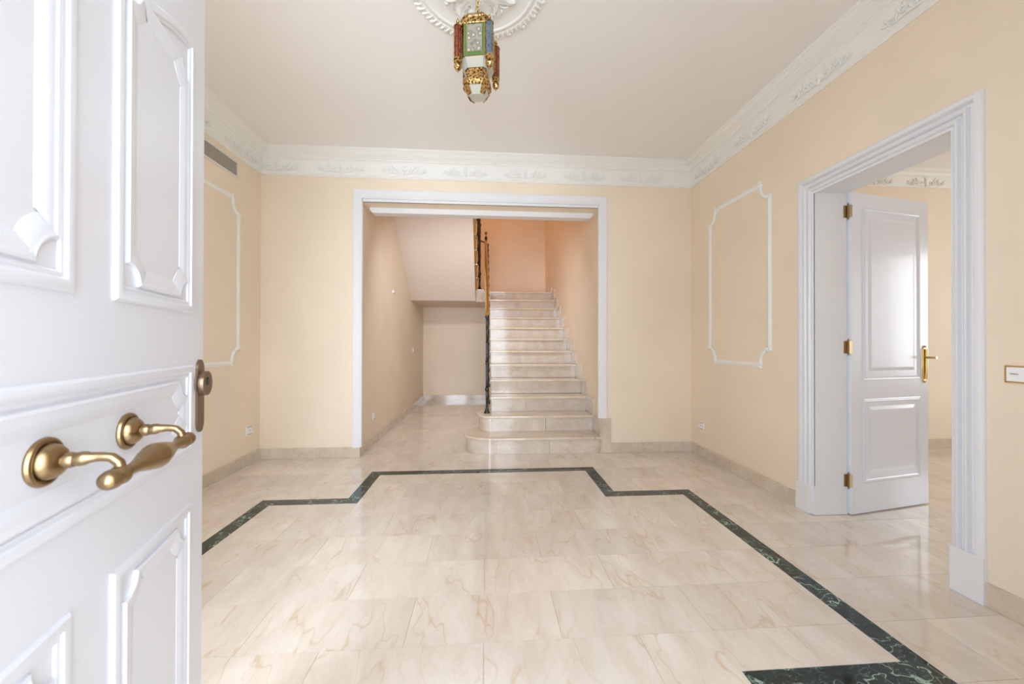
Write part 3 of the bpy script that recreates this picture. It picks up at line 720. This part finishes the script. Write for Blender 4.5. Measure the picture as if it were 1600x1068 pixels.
# ------------------------------------------------------------------ ceiling rose
RCX, RCY = -.053, 1.83
cr = thing('ceiling_rose', 'round white plaster ceiling rose with acanthus leaves above the lantern', 'ceiling rose', (RCX, RCY, CZ))
bm = bmesh.new()
lathe(bm, [(.352, -.0001), (.352, .006), (.345, .012), (.325, .014), (.318, .010), (.310, .012), (.300, .020), (.292, .020), (.286, .013), (.262, .008), (.238, .007), (.225, .010), (.216, .012), (.205, .008), (.10, .006), (.05, .008), (.02, .016), (.012, .030), (.001, .032)], lambda x, y, z: (x, y, -z), 96)
link('disc', bm, M['plaster'], cr, smooth=True, angle=35)
bm = bmesh.new()
for i in range(72):
    a = 2*PI*i/72
    f = lambda p, q, w: (math.cos(a)*p-math.sin(a)*q, math.sin(a)*p+math.cos(a)*q, -w)
    blob(bm, (.342, 0, .010), (.026, .0075, .010), .35, f, 6, 4)
    if i % 3 == 0: blob(bm, (.360, 0, .006), (.014, .018, .009), 0, f, 7, 4)
link('leaf_border', bm, M['plaster'], cr, smooth=True, kind='stuff')
def acanthus(L, wd, sweepa, hgt):
    bm = bmesh.new(); n = 14; grid = []
    for i in range(n+1):
        t = i/n; r_ = .03+L*t; ang = sweepa*math.sin(t*PI*.8)
        hw = wd*math.sin(PI*min(1, t*.92+.08))**.7*(1+.22*math.cos(t*PI*9))+.002
        row = []
        for j in range(9):
            v = (j-4)/4; q = v*hw
            zz = hgt*(.55+.45*math.sin(t*PI))*(1-.55*v*v)+.006*math.cos(v*PI*3)*math.sin(PI*t)+(.020*max(0, t-.75)*4 if abs(v) < .9 else 0)
            if abs(v) > .95: zz = .004
            row.append(bm.verts.new((r_*math.cos(ang)-q*math.sin(ang), r_*math.sin(ang)+q*math.cos(ang), -zz-.004)))
        grid.append(row)
    for a, b in zip(grid, grid[1:]):
        for j in range(8): bm.faces.new([a[j], a[j+1], b[j+1], b[j]])
    r0 = bm.faces.new([v for v in grid[0]]); r1 = bm.faces.new([v for v in grid[-1]][::-1])
    me = bpy.data.meshes.new('leaf'); bmesh.ops.recalc_face_normals(bm, faces=bm.faces); bm.to_mesh(me); bm.free()
    me.materials.append(M['plaster']); me.polygons.foreach_set('use_smooth', [True]*len(me.polygons)); return me
la, lb = acanthus(.19, .045, .35, .020), acanthus(.155, .032, -.55, .026)
for i in range(8):
    for me, off_ in ((la, 0), (lb, PI/8)):
        o = bpy.data.objects.new('leaf', me); C.objects.link(o); o.parent = cr; o.rotation_euler = (0, 0, 2*PI*i/8+off_+.2)
bm = bmesh.new()
for i in range(16):
    a = 2*PI*i/16+.15
    f = lambda p, q, w: (math.cos(a)*p-math.sin(a)*q, math.sin(a)*p+math.cos(a)*q, -w)
    pts = [(.17+.035*math.cos(u)*(1-.06*k), .02+.03*math.sin(u)*(1-.06*k), .014) for k, u in enumerate([.5*j for j in range(11)])]
    tube(bm, pts, [.006-.0004*k for k in range(11)], 5, f)
    blob(bm, (.205, -.01, .012), (.014, .010, .010), .6, f, 6, 4)
link('scrollwork', bm, M['plaster'], cr, smooth=True, kind='stuff')
# ------------------------------------------------------------------ lantern
LX, LY = -.047, 1.815
ln = thing('hanging_lantern', 'brass pendant lantern with red, blue and green glass below the ceiling rose', 'lantern', (LX, LY, 0), -.17)
def oct_(hx, c): return [(-hx, -hx+c), (-hx+c, -hx), (hx-c, -hx), (hx, -hx+c), (hx, hx-c), (hx-c, hx), (-hx+c, hx), (-hx, hx-c)]
def loft(bm, rings):
    V = [[bm.verts.new((x, y, z)) for x, y in pts] for pts, z in rings]
    for a, b in zip(V, V[1:]):
        n = len(a)
        for i in range(n): bm.faces.new([a[i], a[(i+1) % n], b[(i+1) % n], b[i]])
    bm.faces.new(V[0][::-1]); bm.faces.new(V[-1])
ZT, ZB_ = 2.585, 2.432     # glass body top and bottom
bm = bmesh.new(); loft(bm, [(oct_(.076, .026), ZT), (oct_(.078, .026), ZT+.004), (oct_(.074, .026), ZT+.008), (oct_(.072, .026), ZT+.034), (oct_(.075, .026), ZT+.038), (oct_(.070, .026), ZT+.046), (oct_(.056, .022), ZT+.066), (oct_(.030, .012), ZT+.078), (oct_(.026, .01), ZT+.084)])
link('roof', bm, M['lbrass'], ln, smooth=True, angle=25)
bm = bmesh.new(); lathe(bm, [(.026, ZT+.082), (.022, ZT+.090), (.010, ZT+.096), (.006, ZT+.108), (.0015, ZT+.125)], n=14); link('finial', bm, M['bronze'], ln, smooth=True, angle=40)
for k in range(7):   # chain links to the ceiling
    zc_ = ZT+.133+.021*k
    if zc_ > 2.862: break
    bm = bmesh.new(); rz = (k % 2)*PI/2+.5
    pts = [(.008*math.cos(t)*math.cos(rz), .008*math.cos(t)*math.sin(rz), zc_+.0135*math.sin(t)) for t in [2*PI*i/12 for i in range(13)]]
    tube(bm, pts, .0022, 6); link('chain_link', bm, M['brass'], ln, smooth=True)
bm = bmesh.new(); lathe(bm, [(.004, 2.79), (.012, 2.80), (.022, 2.812), (.026, 2.83), (.02, 2.845), (.01, 2.85)], n=16); link('canopy', bm, M['brass'], ln, smooth=True, angle=50)
# body: pane, border and lead lines per side
def side(rot):
    c, s = math.cos(rot), math.sin(rot); return lambda a, b, w: (c*a+s*(.074+w), s*a-c*(.074+w), b)
for k in range(4):
    f = side(k*PI/2)
    bm = bmesh.new(); prism(bm, [(-.036, ZB_+.020), (.036, ZB_+.020), (.036, ZT-.004), (-.036, ZT-.004)], -.002, .001, f); link('etched_pane', bm, M['etched'], ln)
    for a0, a1, b0_, b1_ in ((-.049, -.037, ZB_, ZT-.002), (.037, .049, ZB_, ZT-.002), (-.036, .036, ZB_+.002, ZB_+.018)):
        bm = bmesh.new(); prism(bm, [(a0, b0_), (a1, b0_), (a1, b1_), (a0, b1_)], -.002, .001, f); link('green_pane', bm, M['greeng'], ln)
    bm = bmesh.new()
    for p, q in (((-.0365, ZB_), (-.0365, ZT)), ((.0365, ZB_), (.0365, ZT)), ((-.05, ZB_+.019), (.05, ZB_+.019)), ((-.05, ZB_), (.05, ZB_)), ((-.05, ZB_), (-.05, ZT)), ((.05, ZB_), (.05, ZT)), ((-.05, ZT), (.05, ZT))):
        tube(bm, [(p[0], p[1], .001), (q[0], q[1], .001)], .0014, 6, f)
    link('lead_strip', bm, M['brass'], ln)
    # tapering lower pane
    bm = bmesh.new()
    q = [(-.046, ZB_-.002, .000), (.046, ZB_-.002, .000), (.036, ZB_-.040, -.020), (-.036, ZB_-.040, -.020)]
    q2 = [(a, b, w-.002) for a, b, w in q]
    A = [bm.verts.new(f(*p)) for p in q]; B = [bm.verts.new(f(*p)) for p in q2]; bm.faces.new(A); bm.faces.new(B[::-1])
    for i in range(4): bm.faces.new([A[i], B[i], B[(i+1) % 4], A[(i+1) % 4]])
    link('frosted_pane', bm, M['clear'], ln)
    # turned corner tube
    cxx, cyy = (.070, -.070), None
    ang = k*PI/2; c, s = math.cos(ang), math.sin(ang); X, Y = c*(-.080)-s*(-.072), s*(-.080)+c*(-.072)
    col = ('red', 'blue', 'red', 'blue')[k]
    at = lambda x, y, z: (X+x, Y+y, z)
    bm = bmesh.new(); lathe(bm, [(.0175, ZB_-.012), (.0175, ZT-.014)], at, 8); link('coloured_tube', bm, M[col], ln, label=('red' if col == 'red' else 'blue')+' glass corner tube')
    bm = bmesh.new()
    for i in range(8):
        t = 2*PI*i/8; tube(bm, [at(.018*math.cos(t), .018*math.sin(t), ZB_-.014), at(.018*math.cos(t), .018*math.sin(t), ZT-.012)], .0014, 5)
    lathe(bm, [(.021, ZT-.014), (.020, ZT-.010), (.012, ZT), (.006, ZT+.004), (.006, ZT+.010), (.0085, ZT+.014), (.001, ZT+.030)], at, 10)
    lathe(bm, [(.020, ZB_-.012), (.021, ZB_-.016), (.019, ZB_-.026), (.008, ZB_-.034), (.006, ZB_-.040)], at, 10)
    lathe(bm, [(.004, ZB_-.036), (.018, ZB_-.042), (.018, ZB_-.050), (.012, ZB_-.060), (.004, ZB_-.063), (.003, ZB_-.072)], at, 12)
    link('corner_mount', bm, M['lbrass'], ln)
    bm = bmesh.new(); tube(bm, [at(0, 0, ZB_-.030), (X*.82, Y*.82, ZB_-.004)], .003, 6); link('bracket', bm, M['brass'], ln)
# corner clear panes between the tubes
for k in range(4):
    ang = k*PI/2+PI/4; c, s = math.cos(ang), math.sin(ang)
    bm = bmesh.new(); f = lambda a, b, w: (c*a+s*(w), s*a-c*(w), b)
    A = [(-.017, ZB_-.002, .086), (.017, ZB_-.002, .086), (.012, ZB_-.040, .066), (-.012, ZB_-.040, .066)]
    V = [bm.verts.new(f(*p)) for p in A]; B = [bm.verts.new(f(a, b, w-.002)) for a, b, w in A]; bm.faces.new(V); bm.faces.new(B[::-1])
    for i in range(4): bm.faces.new([V[i], B[i], B[(i+1) % 4], V[(i+1) % 4]])
    link('frosted_pane', bm, M['clear'], ln)
zz = ZB_-.042
bm = bmesh.new(); loft(bm, [(oct_(.050, .02), zz), (oct_(.054, .02), zz-.002), (oct_(.052, .02), zz-.004), (oct_(.050, .02), zz-.022), (oct_(.053, .02), zz-.024), (oct_(.058, .023), zz-.030), (oct_(.064, .026), zz-.044), (oct_(.064, .026), zz-.060), (oct_(.056, .023), zz-.072), (oct_(.052, .022), zz-.076)])
link('bowl', bm, M['lbrass'], ln, smooth=True, angle=25)
bm = bmesh.new(); loft(bm, [(oct_(.050, .021), zz-.0765), (oct_(.034, .014), zz-.106), (oct_(.030, .012), zz-.110)]); link('base_glass', bm, M['clear'], ln)
bm = bmesh.new()
for k in range(4):
    c, s = math.cos(k*PI/2+PI/4), math.sin(k*PI/2+PI/4)
    A = [(-.016, zz-.075, .066), (.016, zz-.075, .066), (.013, zz-.109, .045), (-.013, zz-.109, .045)]
    f = lambda a, b, w: (c*a+s*w, s*a-c*w, b)
    V = [bm.verts.new(f(*p)) for p in A]; B = [bm.verts.new(f(a, b, w-.003)) for a, b, w in A]; bm.faces.new(V); bm.faces.new(B[::-1])
    for i in range(4): bm.faces.new([V[i], B[i], B[(i+1) % 4], V[(i+1) % 4]])
link('base_frame', bm, M['lbrass'], ln)
